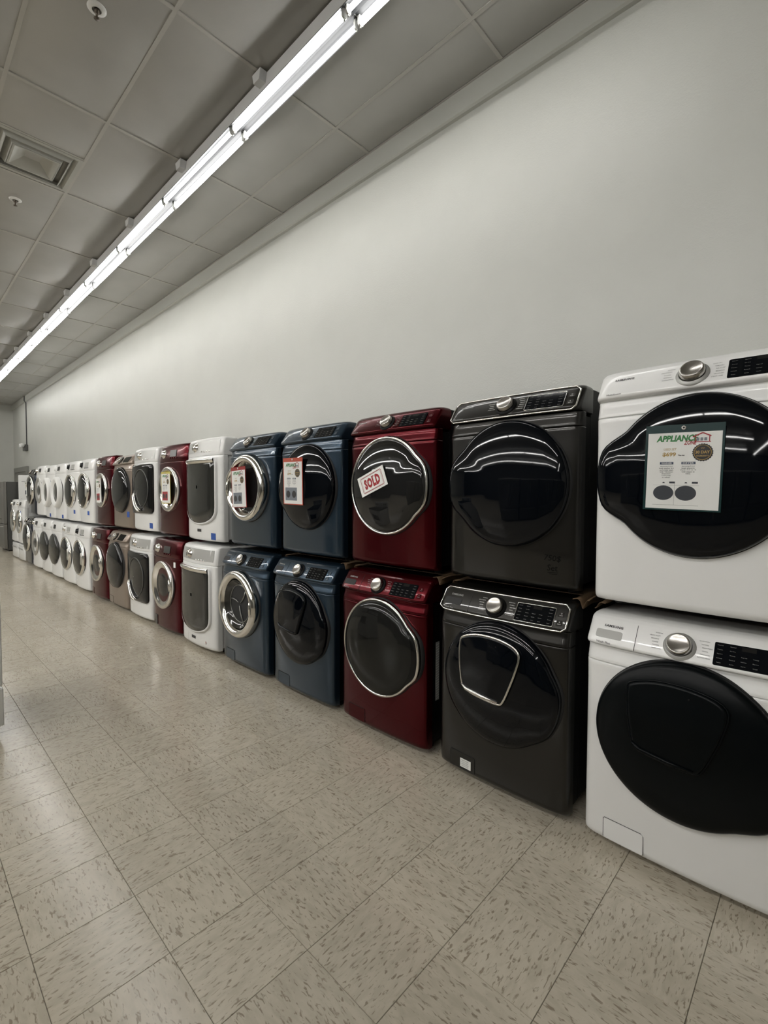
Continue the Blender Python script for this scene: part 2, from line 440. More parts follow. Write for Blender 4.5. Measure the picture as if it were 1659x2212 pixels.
# ---------------------------------------------------------------- machines
class Front:
    """front surface of a machine: bowed in plan, profiled in side view (local x right, -y front)"""
    def __init__(s, hw, prof, c1=.014, c2=.036): s.hw, s.prof, s.c1, s.c2 = hw, prof, c1, c2
    def p(s, z):
        P = s.prof
        if z <= P[0][0]: return P[0][1]
        for (a, ya), (b_, yb) in zip(P, P[1:]):
            if z <= b_: return ya+(yb-ya)*(z-a)/(b_-a)
        return P[-1][1]
    def y(s, x, z):
        t = min(1, abs(x)/s.hw)
        return s.p(z) - s.c1*(1-t*t) - s.c2*math.sqrt(max(0, 1-t**16))
    def pt(s, x, z): return Vector((x, s.y(x, z), z))
    def frame(s, x, z):
        e = .012
        X = (s.pt(x+e, z)-s.pt(x-e, z)).normalized(); T = (s.pt(x, z+e/2)-s.pt(x, z-e/2)).normalized()
        Nn = X.cross(T); Nn = -Nn if Nn.y > 0 else Nn
        return (s.pt(x, z), X, T, Nn.normalized())
    def sheet(s, z0, z1, edge=.004, back=.035, rc=0.):
        hw = s.hw
        xs = [-1, -.999, -.995, -.985, -.965, -.93, -.87, -.75, -.55, -.3, 0, .3, .55, .75, .87, .93, .965, .985, .995, .999, 1]
        zs = sorted({z0, z1, z0+edge, z1-edge} | {z for z, _ in s.prof if z0 < z < z1} | ({z1-rc*q for q in (1, .8, .6, .4, .25, .12)} if rc else set()))
        R = []
        for z in zs:
            dd = edge*.6 if z in (z0, z1) else 0
            k = (hw-rc+math.sqrt(max(0, rc*rc-max(0, z-(z1-rc))**2)))/hw if rc else 1.
            r = [Vector((-hw*k, back, z))] + [s.pt(x*hw, z)+Vector((x*hw*(k-1), dd, 0)) for x in xs] + [Vector((hw*k, back, z))]
            R.append(r)
        R = [[Vector((q.x, back, q.z)) for q in R[0]]] + R + [[Vector((q.x, max(back, q.y), q.z)) for q in R[-1]]]
        return MB().grid(R, True)

SLOPE_W = [(.036, .02), (.05, .004), (.07, 0), (.70, 0), (.765, -.003), (.785, -.004), (.80, .000), (.82, .006), (.838, .011), (.851, .009), (.857, -.010), (.864, -.016), (.872, -.014), (.955, .045), (.966, .058), (.974, .078)]
SLOPE_D = [(.028, .02), (.042, .004), (.06, 0), (.68, 0), (.735, -.003), (.755, -.004), (.770, .000), (.79, .006), (.807, .011), (.820, .009), (.826, -.010), (.834, -.016), (.842, -.014), (.926, .045), (.938, .058), (.947, .080)]
FLAT_W = [(.036, .02), (.05, .004), (.07, 0), (.78, 0), (.84, .002), (.94, .018), (.962, .028), (.975, .055)]
FLAT_D = [(.022, .02), (.036, .004), (.056, 0), (.78, 0), (.84, .003), (.945, .020), (.965, .030), (.975, .055)]

def door_outline(R, bump, n=96, k=.03):
    o = []
    for i in range(n):
        a = 2*pi*i/n; r = R
        if bump is not None:
            da = math.degrees(abs((a-bump+pi) % (2*pi)-pi))
            t = min(1, max(0, (40-da)/24)); t = t*t*(3-2*t)
            r = R+k*t
        o.append((r*math.cos(a), r*math.sin(a)))
    return o
def radial(mb, out, cx, cz, y0, prof, cap=True):
    """rings: scale factor of the outline, depth toward the viewer"""
    R = [[Vector((cx+u*s_, y0-d, cz+v*s_)) for u, v in out] for s_, d in prof]
    mb.grid(R, True, True)
    if cap: mb.add(R[-1]+[Vector((cx, y0-prof[-1][1], cz))], [(i, (i+1) % len(out), len(out)) for i in range(len(out))], True)
    return mb
DOME = [(1.0, 0), (1.0, .016), (.99, .026), (.965, .034), (.9, .043), (.78, .053), (.6, .063), (.4, .070), (.2, .073)]
def dome_depth(t):
    P = sorted(DOME[1:]); 
    for (a, x), (b_, y) in zip(P, P[1:]):
        if a <= t <= b_: return x+(y-x)*(t-a)/(b_-a)
    return P[0][1] if t < P[0][0] else .016

def fr_front(x, z, y): return (Vector((x, y, z)), Vector((1, 0, 0)), Vector((0, 0, 1)), Vector((0, -1, 0)))

def make_door(rt, kind, R, cx, cz, y0, bump, body, door_mat='black gloss', bk=.03):
    out = door_outline(R, bump, k=bk)
    seat = MB(); radial(seat, [(u*1.012, v*1.012) for u, v in out], cx, cz, y0+.028, [(1, 0), (1, .032), (.97, .034)], True)
    if kind == 'dome':
        d = radial(MB(), out, cx, cz, y0, DOME).build('door', door_mat, rt)
        seat.build('door_gasket', 'rubber', rt)
    elif kind == 'addwash' or kind == 'addwash_chrome':
        d = radial(MB(), out, cx, cz, y0, DOME).build('door', door_mat, rt)
        seat.build('door_gasket', 'rubber', rt)
        # small hatch in the upper half: rounded, narrower at its foot
        key = [(-.160, .200), (-.08, .226), (.02, .228), (.105, .208), (.138, .172), (.125, .10), (.098, .02), (.070, -.045), (.045, -.062), (-.03, -.058), (-.10, -.048), (-.142, -.03), (-.156, .02), (-.168, .10), (-.172, .17)]
        pts = []
        for i in range(len(key)):
            p0, p1, p2, p3 = [key[(i+q) % len(key)] for q in (-1, 0, 1, 2)]
            for t in (0, .33, .67):
                pts.append(tuple(.5*((2*p1[c])+(-p0[c]+p2[c])*t+(2*p0[c]-5*p1[c]+4*p2[c]-p3[c])*t*t+(-p0[c]+3*p1[c]-3*p2[c]+p3[c])*t**3) for c in (0, 1)))
        def P(u, v, dd): return Vector((cx+u, y0-dome_depth(min(1, math.hypot(u, v)/R))-dd, cz+v))
        cu, cv = -.02, .09
        rings = [[P(cu+(u-cu)*s_, cv+(v-cv)*s_, dd) for u, v in pts] for s_, dd in ((1, -.004), (1., .012), (.975, .017), (.93, .016), (.6, .018), (.3, .018))]
        h = MB().grid(rings, True, True); h.add(rings[-1]+[P(cu, cv, .018)], [(i, (i+1) % len(pts), len(pts)) for i in range(len(pts))], True)
        h.build('hatch', door_mat, d)
        if kind == 'addwash_chrome':
            MB().tube([P(cu+(u-cu)*1.01, cv+(v-cv)*1.01, .012) for u, v in pts], .0058, 6, True).build('hatch_trim', 'chrome', d)
            lip = [P(u, v, .020) for u, v in ((-.15, -.018), (-.12, -.036), (-.03, -.048), (.05, -.052))]
            MB().tube(lip, [.004, .009, .009, .004], 8).build('hatch_handle', 'chrome', d)
        else:
            MB().tube([P(cu+(u-cu)*1.015, cv+(v-cv)*1.015, .008) for u, v in pts], .004, 6, True).build('hatch_trim', 'black satin', d)
            lip = [P(u, v, .018) for u, v in ((-.15, -.018), (-.12, -.036), (-.03, -.048), (.05, -.052))]
            MB().tube(lip, [.004, .009, .009, .004], 8).build('hatch_handle', door_mat, d)
        MB().lathe([(.004, 0), (.004, .001), (0, .001)], (P(.03, .195, .0175), Vector((1, 0, 0)), Vector((0, 0, 1)), Vector((0, -1, 0))), 8).build('hatch_latch', 'black side', d)
    elif kind in ('rim', 'rim_glass'):
        prof = [(1.0, 0), (1.0, .018), (.99, .027), (.972, .030), (.955, .028), (.945, .024)]
        d = radial(MB(), out, cx, cz, y0, prof, False).build('door', 'chrome', rt)
        gp = [(.952, .020), (.94, .030), (.9, .040), (.78, .052), (.6, .062), (.4, .069), (.2, .072)]
        radial(MB(), out, cx, cz, y0, gp).build('door_glass', 'tinted glass' if kind == 'rim_glass' else 'smoked glass', d)
        if kind == 'rim_glass':
            bowl = radial(MB(), [(R*math.cos(2*pi*i/48), R*math.sin(2*pi*i/48)) for i in range(48)], cx-.01, cz, y0, [(.93, .018), (.80, .016), (.76, .020), (.70, .015), (.62, .018), (.5, .012), (.44, .018), (.3, .014)])
            bowl.build('glass_bowl', 'steel dark', d)
        seat.build('door_gasket', 'rubber', rt)
    elif kind in ('ring', 'ring_deep', 'ring_flat', 'ring_white', 'ring_silver', 'ring_dark'):
        m = {'ring_white': 'white plastic', 'ring_silver': 'silver'}.get(kind, 'chrome')
        if kind == 'ring_flat': prof = [(1.0, 0), (1.0, .020), (.98, .030), (.93, .034), (.80, .022), (.70, .008), (.66, .006)]
        elif kind == 'ring_white': prof = [(1.0, 0), (1.0, .04), (.97, .065), (.90, .078), (.80, .072), (.70, .056), (.62, .044)]
        elif kind == 'ring_silver': prof = [(1.0, 0), (1.0, .015), (.97, .024), (.90, .028), (.76, .022), (.62, .005), (.58, .004)]
        elif kind == 'ring_dark': prof = [(1.0, 0), (1.0, .025), (.985, .036), (.955, .042), (.915, .040), (.885, .034)]
        else: prof = [(1.0, 0), (1.0, .030), (.985, .048), (.95, .062), (.89, .070), (.82, .066), (.76, .050), (.715, .026), (.70, .012)]
        s_in = prof[-1][0]; dep = prof[-1][1]
        d = radial(MB(), out, cx, cz, y0, prof, False).build('door', m, rt)
        circ = [(R*s_in*math.cos(2*pi*i/48), R*s_in*math.sin(2*pi*i/48)) for i in range(48)]
        if kind == 'ring_deep':
            bow = [(1.02, dep), (.95, -.0), (.86, -.018), (.8, -.022), (.78, -.027), (.5, -.028)]
            radial(MB(), circ, cx, cz, y0-.03, bow).build('door_glass', 'grey glass', d)
            dr = MB()
            for a in (.5, 2.6, 4.7):
                dr.tube([(cx+q*R*s_in*math.cos(a+.5*q), y0-.012, cz+q*R*s_in*math.sin(a+.5*q)) for q in (.08, .3, .55, .76)], .005, 6)
            dr.build('drum_rib', 'drum steel', d)
            MB().tube([(cx+.79*u, y0-.008, cz+.79*v) for u, v in circ], .004, 6, True).build('bowl_rim', 'drum steel', d)
        elif kind == 'ring_dark':
            radial(MB(), out, cx, cz, y0, [(.89, .030), (.87, .040), (.7, .055), (.5, .064), (.25, .069)]).build('door_glass', 'smoked glass', d)
            hx = cx+R*.80*math.cos(bump) if bump is not None else cx+R*.8
            hz = cz+R*.8*math.sin(bump if bump is not None else 0)
            MB().plate([(R*.30*math.cos(a)*.45, R*.36*math.sin(a)) for a in [2*pi*i/20 for i in range(20)]], fr_front(hx, hz, y0-.030), 0, .022, .01).build('door_handle', 'silver', d)
        else:
            radial(MB(), circ, cx, cz, y0, [(1.02, dep), (.95, dep-.004), (.6, dep+.008), (.3, dep+.014)]).build('door_glass', 'grey glass' if kind in ('ring_white', 'ring_silver') else 'smoked glass', d)
        if bump is not None and kind in ('ring', 'ring_deep', 'ring_flat'):
            a0 = bump; pts = [(cx+R*.90*math.cos(a0+t), y0-.066 if kind != 'ring_flat' else y0-.034, cz+R*.90*math.sin(a0+t)) for t in (-.28, -.14, 0, .14, .28)]
            MB().tube(pts, [.004, .012, .014, .012, .004], 8).build('door_handle', 'chrome', d)
        seat.build('door_gasket', 'rubber', rt)
    return d

WORDS_L = ['NORMAL', 'HEAVY DUTY', 'BEDDING', 'WHITES', 'TOWELS', 'RINSE+SPIN']
WORDS_R = ['QUICK WASH', 'TOWELS', 'PERM PRESS', 'WOOL', 'DELICATES', 'ACTIVE WEAR']
WORDS_DL = ['NORMAL', 'HEAVY DUTY', 'TOWELS', 'WRINKLE', 'ACTIVE WEAR']
WORDS_DR = ['QUICK DRY', 'TIME DRY', 'AIR FLUFF', 'BEDDING', 'DELICATES', 'STEAM CARE']

def cabinet(rt, hw, top, side, depth=.74, z0=.03):
    MB().box(-hw+.008, hw-.008, .105, depth, z0+.02, top-.008, .006).box(-hw+.008, hw-.008, .012, .11, z0+.02, top-.14, .003).build('cabinet', side, rt)
    for sx in (-1, 1):
        for yy in (.10, depth-.10):
            MB().lathe([(.022, 0), (.024, .008), (.02, .016), (.012, .018), (.012, z0+.03)], (Vector((sx*(hw-.07), yy, 0)), Vector((1, 0, 0)), Vector((0, 1, 0)), Vector((0, 0, 1))), 12).build('foot', 'rubber', rt)

def slope_machine(loc, label, dryer, body, side, door, group, cons=None, trim=None, ink='print white', detail=2, emblem='SAMSUNG', slot='dark slot', door_mat='black gloss', bump=None, name=None, R=None, dx=.012, bk=.03, dcz=0.):
    hw = .343
    F = Front(hw, SLOPE_D if dryer else SLOPE_W)
    z0, seam, lip, top = (.028, .755, .830, .947) if dryer else (.036, .785, .860, .974)
    rt = thing(name or ('dryer' if dryer else 'washer'), loc, label, 'dryer' if dryer else 'washer', group)
    cabinet(rt, hw, top, side, .73, z0)
    fp = F.sheet(z0, seam-.0012).build('front_panel', body, rt)
    F.sheet(seam+.0012, lip-.010, .003).build('upper_panel', body, rt)
    con = F.sheet(lip-.010, top, .004, .115, .026).build('control_panel', cons or body, rt)
    zc = lip+.048
    fr = F.frame(0, zc)
    ln = math.hypot(.083, .059)
    def ff(x): return F.frame(x, zc)
    # dial
    kx = -.008
    fk = ff(kx)
    MB().lathe([(.053, -.001), (.053, .003), (.047, .004), (.045, .010), (.044, .010)], fk, 32).build('dial_base', 'black side' if body != 'white paint' else 'silver plastic', con)
    dial = MB().lathe([(.041, .004), (.040, .024), (.037, .031), (.034, .032), (.030, .0295), (.0, .030)], fk, 32).build('dial', 'dial metal', con)
    # display
    fd = ff(.185)
    disp = MB().plate(rrect(.178, .086, .005), fd, -.002, .0025, .001).build('display_panel', 'black gloss', con)
    if trim: MB().tube([fd[0]+fd[1]*u+fd[2]*v+fd[3]*.002 for u, v in rrect(.180, .088, .006)], .0016, 5, True).build('display_trim', 'chrome', con)
    if detail >= 1:
        t = MB(); wd = ['Delay End', 'Temp', 'Spin', 'Soil Level', 'Sanitize', 'Normal', 'Eco Dry', 'Time', 'Sound', 'Smart Care', 'Signal', 'Wrinkle Prevent']
        kk = 0
        for cx_ in (-.072, -.036, -.004, .028, .070):
            for rz in range(5):
                if rz < 2 and cx_ in (-.004, .028): continue
                put_text(t, wd[kk % 12], fd, cx_, .032-.016*rz, width=.016 if rz < 4 else .012, height=.0036, d=.003); kk += 1
        t.build('display_lettering', 'print dim', disp)
        s7 = MB().plate(rrect(.040, .016, .001), (fd[0], fd[1], fd[2], fd[3]), .0025, .003); 
        for i in range(len(s7.v)): s7.v[i] = tuple(Vector(s7.v[i])+fd[1]*.008+fd[2]*.031)
        s7.build('display_window', 'smoked glass', disp)
    for vz, hh in ((.018, .022), (-.022, .026)):
        fb = ff(.300)
        b = MB().plate(rrect(.026, hh, .004, 0, vz), fb, -.002, .0012, .0005); b.build('button', cons or body, con)
        if detail >= 1:
            t = MB(); put_text(t, 'Power' if vz > 0 else 'Start', fb, 0, vz-.005, width=.014, d=.0018)
            put_text(t, 'O' if vz > 0 else 'II', fb, 0, vz+.004, height=.006, d=.0018)
            t.build('button_lettering', ink, con)
    if detail >= 1:
        t = MB()
        A_, B_ = (WORDS_DL, WORDS_DR) if dryer else (WORDS_L, WORDS_R)
        for i, s_ in enumerate(A_):
            v = .038-.0125*i; put_text(t, s_, fk, -.058-.012*math.sin(pi*i/(len(A_)-1)), v, height=.0042, d=.0014, align='r')
        t2 = t; t = MB()
        for i, s_ in enumerate(B_):
            v = .036-.0125*i; put_text(t, s_, fk, .058+.012*math.sin(pi*i/(len(B_)-1)), v, height=.0042, d=.0014, align='l')
        t2.build('dial_lettering', ink, con); t.build('dial_lettering', ink, con)
    fe = ff(-.262)
    if emblem:
        t = MB(); put_text(t, emblem, fe, .02, .028, width=.072, height=.0105, bold=.03, space=1.1, d=.0016)
        if detail >= 2: put_text(MB(), 'MultiSteam' if dryer else 'Wash Plus', fe, -.008, -.046, width=.055, d=.0014).build('feature_lettering', ink if body != 'black steel' else 'print grey', con)
        t.build('emblem_lettering', ink if body != 'black steel' else 'print grey', con)
    if not dryer:
        fs = ff(-.255)
        sl = MB().plate(rrect(.100, .036, .008, 0, -.008), fs, -.001, .0012, .0004); sl.build('drawer_slot', slot, con)
        MB().plate([(-.0009, -.056), (.0009, -.056), (.0009, .052), (-.0009, .052)], ff(-.155), -.001, .0008).build('drawer_seam', 'dark slot', con)
        # flap of the drain filter, its outline a recessed seam
        ff_ = F.frame(-.185, z0+.055)
        path = [(-.075, -.035), (-.075, .042), (-.070, .047), (.065, .047), (.074, .038), (.075, -.035)]
        cov = MB().plate(rrect(.148, .082, .008, 0, .004), ff_, -.002, .0014, .0008).build('filter_cover', body, rt)
        MB().tube([ff_[0]+ff_[1]*u+ff_[2]*v+ff_[3]*.0004 for u, v in path], .0011, 5).build('cover_seam', 'dark slot', cov)
    if trim:
        zA, zB = lip-.004, top-.012
        pts = []
        X0 = hw-.014
        for x in [(-1+2*i/24)*(X0-.02) for i in range(25)]: pts.append(F.pt(x, zA)+Vector((0, -.003, 0)))
        for t_ in (.15, .5, .85): pts.append(F.pt(X0, zA+(zB-zA)*t_)+Vector((0, -.004, 0)))
        for x in [(1-2*i/24)*(X0-.02) for i in range(25)]: pts.append(F.pt(x, zB)+Vector((0, -.003, .001)))
        for t_ in (.85, .5, .15): pts.append(F.pt(-X0, zA+(zB-zA)*t_)+Vector((0, -.004, 0)))
        MB().tube(pts, .0042, 6, True).build('console_trim', 'chrome', con)
    Rr = R or (.292 if not dryer else .300)
    cz = .552 if not dryer else .505
    make_door(rt, door, Rr, dx, cz+dcz, -.047, bump, body, door_mat, bk)
    return rt, F

def flat_machine(loc, label, dryer, body, side, door, group, R=.255, cz=.50, bump=None, console='white paint', disp='grey', tape=None, door_mat='black gloss', dx=0., knob='chrome', hw=.343, c1=.03, seam=.80, base=None, dial_x=-.13, disp_x=.10, name=None, bk=.02):
    F = Front(hw, FLAT_D if dryer else FLAT_W, c1=c1, c2=.030)
    z0, top = (.022, .975) if dryer else (.036, .975)
    rt = thing(name or ('dryer' if dryer else 'washer'), loc, label, 'dryer' if dryer else 'washer', group)
    cabinet(rt, hw, top, side, .73, z0)
    F.sheet(z0, seam-.001).build('front_panel', body, rt)
    con = F.sheet(seam+.001, top, .004, .115, .022).build('control_panel', body, rt)
    zc = seam+.085 if seam < .82 else seam+.065
    if console != body:
        fc = F.frame(0, zc); R_ = []
        for z in (zc-.052, zc+.052): R_.append([F.pt(x*hw, z)+Vector((0, -.0025, 0)) for x in (-.9, -.6, -.3, 0, .3, .6, .9)])
        MB().grid(R_, True).build('control_fascia', console, con)
    fk = F.frame(dial_x, zc)
    MB().lathe([(.046, 0), (.046, .006), (.034, .008), (.033, .026), (.029, .030), (0, .030)], fk, 24).build('dial', knob, con)
    fd = F.frame(disp_x, zc)
    if disp:
        dm = {'grey': 'silver plastic', 'black': 'black gloss', 'red': 'steel dark'}[disp]
        MB().plate(rrect(.135, .07, .004, 0, 0), fd, .0, .004, .001).build('display_panel', dm, con)
    for q in range(4):
        fb = F.frame(disp_x-.06+.045*q, zc-.047); MB().lathe([(.008, 0), (.008, .004), (.006, .006), (0, .006)], fb, 10).build('button', knob if body != 'red paint' else body, con)
    if not dryer:
        fs = F.frame(-.255, zc); MB().plate(rrect(.105, .05, .006, 0, -.01), fs, -.001, .002, .0008).build('detergent_drawer', body if console == body else console, con)
        fv = F.frame(-.2, z0+.065); MB().plate(rrect(.11, .085, .006), fv, -.001, .0014, .0006).build('filter_cover', body, rt)
    if door == 'rect':      # tall dark window with a U-shaped foot and a chrome bar across its top
        pts = []
        for t in range(9): pts.append((-.27+.54*t/8, .775))
        for t in range(1, 8): pts.append((.28, .775-.44*t/8))
        for t in range(17):
            a = -pi*t/16*1.0; pts.append((.28*math.cos(a)*(1 if abs(math.cos(a)) > .98 else 1), .335+.155*math.copysign(abs(math.sin(a))**.75, math.sin(a))))
        for t in range(1, 8): pts.append((-.28, .335+.44*t/8))
        zc_ = .52
        rings = [[F.pt(u*s_, zc_+(v-zc_)*s_)+Vector((0, -dd, 0)) for u, v in pts] for s_, dd in ((1.03, .0), (1.025, .018), (1.0, .024), (.985, .022))]
        d = MB().grid(rings, True, True).build('door', body, rt)
        rings = [[F.pt(u*s_, zc_+(v-zc_)*s_)+Vector((0, -dd, 0)) for u, v in pts] for s_, dd in ((.99, .018), (.97, .026), (.8, .031), (.4, .033), (.05, .033))]
        MB().grid(rings, True, True).build('door_glass', 'grey glass', d)
        R_ = []
        for z, dd in ((.735, .026), (.738, .042), (.765, .050), (.779, .045), (.783, .03)):
            R_.append([F.pt(x, z)+Vector((0, -dd+.012*(abs(x)/.27)**4, 0)) for x in [-.27+.54*i/12 for i in range(13)]])
        MB().grid(R_, True).build('door_handle', 'chrome', d)
        fm = F.frame(-.02, .115); MB().plate(rrect(.075, .026, .002), fm, 0, .003, .001).build('emblem_plate', 'print black', rt)
    elif door == 'square':  # dark square window with a chrome crescent low on the left
        pts = rrect(.60, .56, .05, 0, .50, 5)
        dense = []
        for (a, b_) in zip(pts, pts[1:]+pts[:1]):
            n = max(1, int(math.dist(a, b_)/.08))
            for k_ in range(n): dense.append((a[0]+(b_[0]-a[0])*k_/n, a[1]+(b_[1]-a[1])*k_/n))
        rings = [[F.pt(u*s_, .5+(v-.5)*s_)+Vector((0, -dd, 0)) for u, v in dense] for s_, dd in ((1.0, .0), (1.0, .016), (.985, .024), (.9, .03), (.6, .036), (.3, .04), (.02, .04))]
        d = MB().grid(rings, True, True).build('door', 'smoked glass', rt)
        cr = []
        for t in range(11):
            a = math.radians(192+t*6.8); cr.append(Vector((.10+.25*math.cos(a), 0, .5+.26*math.sin(a))))
        for off, rr in ((0, .017), (.034, .006)):
            MB().tube([F.pt(q.x+off, q.z+off*.5)+Vector((0, -.052, 0)) for q in cr], [.003]+[rr]*9+[.003], 8).build('door_handle', 'chrome', d)
        ring_ = [F.pt(.05+.20*math.cos(2*pi*i/40), .5+.22*math.sin(2*pi*i/40))+Vector((0, -.036, 0)) for i in range(40)]
        MB().tube(ring_, .006, 6, True).build('window_ring', 'steel dark', d)
    else:
        make_door(rt, door, R, dx, cz, -.05, bump, body, door_mat, bk)
    if tape:
        ft = F.frame(*tape)
        tp = MB().plate([(-.034, -.030), (.036, -.032), (.034, .028), (-.035, .031)], ft, .0006, .0014).build('tape_label', 'tape blue', rt)
        tp['label'] = 'blue tape label'
    return rt, F

YW, YD, ZD = 2.030, 2.104, .993
G1, G2 = 'dryers of the top row', 'washers of the bottom row'
# column centres along the wall
CX = [-.385, -1.143, -1.925, -2.705, -3.485, -4.285, -5.055, -5.79, -6.555, -7.31, -8.13, -8.88, -9.68, -10.41, -11.20, -11.97]

# 1 white pair at the right edge
d1, F1 = slope_machine((CX[0]+.015, YD-.055, ZD-.003), 'white dryer with black round door and green sleeved price sign, cut by the right edge', True, 'white paint', 'white paint', 'dome', G1, ink='print black', bump=pi, slot='print grey', dcz=.012, R=.289, bk=.048)
d1.scale = (1, 1, 1.015)
d1['label'] = 'white dryer with black round door and green sleeved price sign, cut by the right edge'
w1, _ = slope_machine((CX[0], YW, 0), 'white washer with matte black hatched door, cut by the right edge', False, 'white paint', 'white paint', 'addwash', G2, ink='print black', door_mat='black satin', bump=-.35, slot='silver plastic', R=.300)
w1.scale = (1, 1, .982)
# 2 black steel pair
d2, F2 = slope_machine((CX[1], YD, ZD), 'black steel dryer with marker writing below its black round door', True, 'black steel', 'black side', 'dome', G1, trim=True, bump=pi)
w2, Fw2 = slope_machine((CX[1], YW, 0), 'black steel washer with chrome framed hatch in its round door', False, 'black steel', 'black side', 'addwash_chrome', G2, trim=True, bump=-.25, bk=.018)
w2.scale = (1, 1, 1.002)
t = MB(); fm = F2.frame(.235, .155)
put_text(t, '750$', fm, 0, .012, width=.075, height=.030, shear=.1, rot=-.05); put_text(t, 'Set', fm, 0, -.030, width=.048, height=.028, shear=.1)
t.plate([(-.022, -.053), (.026, -.051), (.026, -.049), (-.022, -.051)], fm, .0008, .0012); t.plate([(-.014, -.060), (.022, -.058), (.022, -.056), (-.014, -.058)], fm, .0008, .0012)
o = t.build('marker_writing', 'marker', d2); o['label'] = 'black marker price note'
fm = Fw2.frame(-.165, .088)
st = MB().plate([(-.032, -.022), (.032, -.022), (.032, .022), (-.032, .022)], fm, .0016, .0024).build('sticker', 'paper', w2)
t = MB()
for i, s_ in enumerate(('CAUTION', 'front load washer', 'model and serial', 'made for home use')): put_text(t, s_, fm, -.004, .014-.009*i, width=.045-.004*(i % 2), height=.005, d=.0028)
t.build('sticker_lettering', 'print black', st); st['label'] = 'small white paper sticker'
# 3 red pair
d3, F3 = slope_machine((CX[2], YD, ZD), 'glossy red dryer with chrome rimmed dark door and a sold card', True, 'red paint', 'black side', 'rim', G1, ink='print grey', bump=0., R=.292, dx=0.)
w3, _ = slope_machine((CX[2], YW, 0), 'glossy red washer with chrome rimmed glass door, beside the black steel washer', False, 'red paint', 'black side', 'rim_glass', G2, ink='print grey', bump=0., R=.288)
vt = MB().box(.3355, .338, .07, .10, .29, .62).build('side_strip', 'silver plastic', w3); vt['label'] = 'silver patterned strip'
b = MB()
for q in range(22): b.add([(.3384, .072, .297+.0145*q), (.3384, .098, .303+.0145*q), (.3384, .098, .307+.0145*q), (.3384, .072, .301+.0145*q)], [(0, 1, 2, 3)])
b.build('strip_hatching', 'print white', vt)
# 4 blue pair with black doors
d4, F4 = slope_machine((CX[3], YD, ZD), 'slate blue dryer with black round door and orange bordered price sign', True, 'blue paint', 'black side', 'dome', G1, ink='print grey', bump=pi)
w4, _ = slope_machine((CX[3], YW, 0), 'slate blue washer with black hatched door', False, 'blue paint', 'black side', 'addwash', G2, ink='print grey', bump=-.25, bk=.018)
# 5 blue pair with chrome rings
d5, F5 = slope_machine((CX[4], YD, ZD), 'slate blue dryer with chrome ring door and dark red sleeved price sign', True, 'blue paint', 'black side', 'ring', G1, ink='print grey', detail=1, bump=pi, R=.275)
w5, _ = slope_machine((CX[4], YW, 0), 'slate blue washer with chrome ring door and visible drum', False, 'blue paint', 'black side', 'ring_deep', G2, ink='print grey', detail=1, bump=0., R=.275, dx=-.01, bk=.008)
# 6 white pair, tall dark windows
d6, F6 = flat_machine((CX[5], YD-.02, ZD), 'white dryer with tall dark window and chrome bar handle, blue tape at lower right', True, 'white paint', 'white paint', 'rect', G1, console='silver plastic', disp=None, tape=(.225, .07), c1=.035, seam=.805, dial_x=-.10)
w6, Fw6 = flat_machine((CX[5], YW-.01, 0), 'white washer with tall dark window and chrome bar handle beside the blue washer', False, 'white paint', 'white paint', 'rect', G2, console='silver plastic', disp=None, c1=.035, seam=.805, dial_x=-.10)
fm = Fw6.frame(.20, .10)
st = MB().lathe([(.016, .0006), (.016, .0015), (0, .0015)], fm, 16).build('sticker', 'paper', w6); st['label'] = 'small round sticker'
t = MB(); put_text(t, '10', fm, 0, .003, width=.016, bold=.03, d=.002); t.build('sticker_lettering', 'red print', st)
# 7 red pair, chrome rings
d7, F7 = flat_machine((CX[6], YD, ZD), 'dark red dryer with chrome ring door and yellow bordered price sign', True, 'red paint', 'red paint', 'ring_flat', G1, R=.235, cz=.505, console='red paint', disp='red', seam=.79)
w7, Fw7 = flat_machine((CX[6], YW, 0), 'dark red washer with chrome ring door and opened filter hatch', False, 'red paint', 'red paint', 'ring_flat', G2, R=.25, cz=.50, console='red paint', disp='red', bump=.1, bk=.004, seam=.79)
fm = Fw7.frame(.26, .73); MB().plate(rrect(.034, .055, .002), fm, .0006, .0014).build('sticker', 'paper', w7)
fm = Fw7.frame(-.2, .105); MB().plate(rrect(.085, .10, .004), fm, .001, .004, .001).build('filter_hatch', 'steel dark', w7)
# 8 white pair, square dark windows
d8, _ = flat_machine((CX[7], YD-.01, ZD+.012), 'white dryer with square smoked window and curved chrome handle', True, 'white paint', 'white paint', 'square', G1, console='silver plastic', disp=None, tape=(.235, .085), dial_x=-.06)
w8, _ = flat_machine((CX[7], YW, 0), 'white washer with square smoked window and curved chrome handle', False, 'white paint', 'white paint', 'square', G2, console='silver plastic', disp=None, dial_x=-.06)
# 9 champagne pair
d9, _ = slope_machine((CX[8], YD, ZD), 'champagne coloured dryer with dark domed door', True, 'bronze paint', 'bronze paint', 'dome', G1, detail=0, emblem=None, door_mat='smoked glass', R=.285)
w9, _ = slope_machine((CX[8], YW, 0), 'champagne coloured washer with dark domed door', False, 'bronze paint', 'bronze paint', 'dome', G2, detail=0, emblem=None, door_mat='smoked glass', R=.285)
ft = Front(.343, SLOPE_D).frame(.235, .20)
o = MB().plate([(-.036, -.034), (.036, -.036), (.034, .034), (-.035, .036)], ft, .0006, .0014).build('tape_label', 'tape blue', d9); o['label'] = 'blue tape label'
# 10 second red pair, white sleeved sign
d10, F10 = flat_machine((CX[9], YD, ZD), 'dark red dryer with chrome ring door and white price sign, farther red one above', True, 'red paint', 'red paint', 'ring_flat', G1, R=.235, cz=.505, console='red paint', disp='red', seam=.79)
w10, _ = flat_machine((CX[9], YW, 0), 'dark red washer with chrome ring door between champagne and white washers', False, 'red paint', 'red paint', 'ring_flat', G2, R=.25, cz=.50, console='red paint', disp='red', bump=.1, bk=.004, seam=.79)
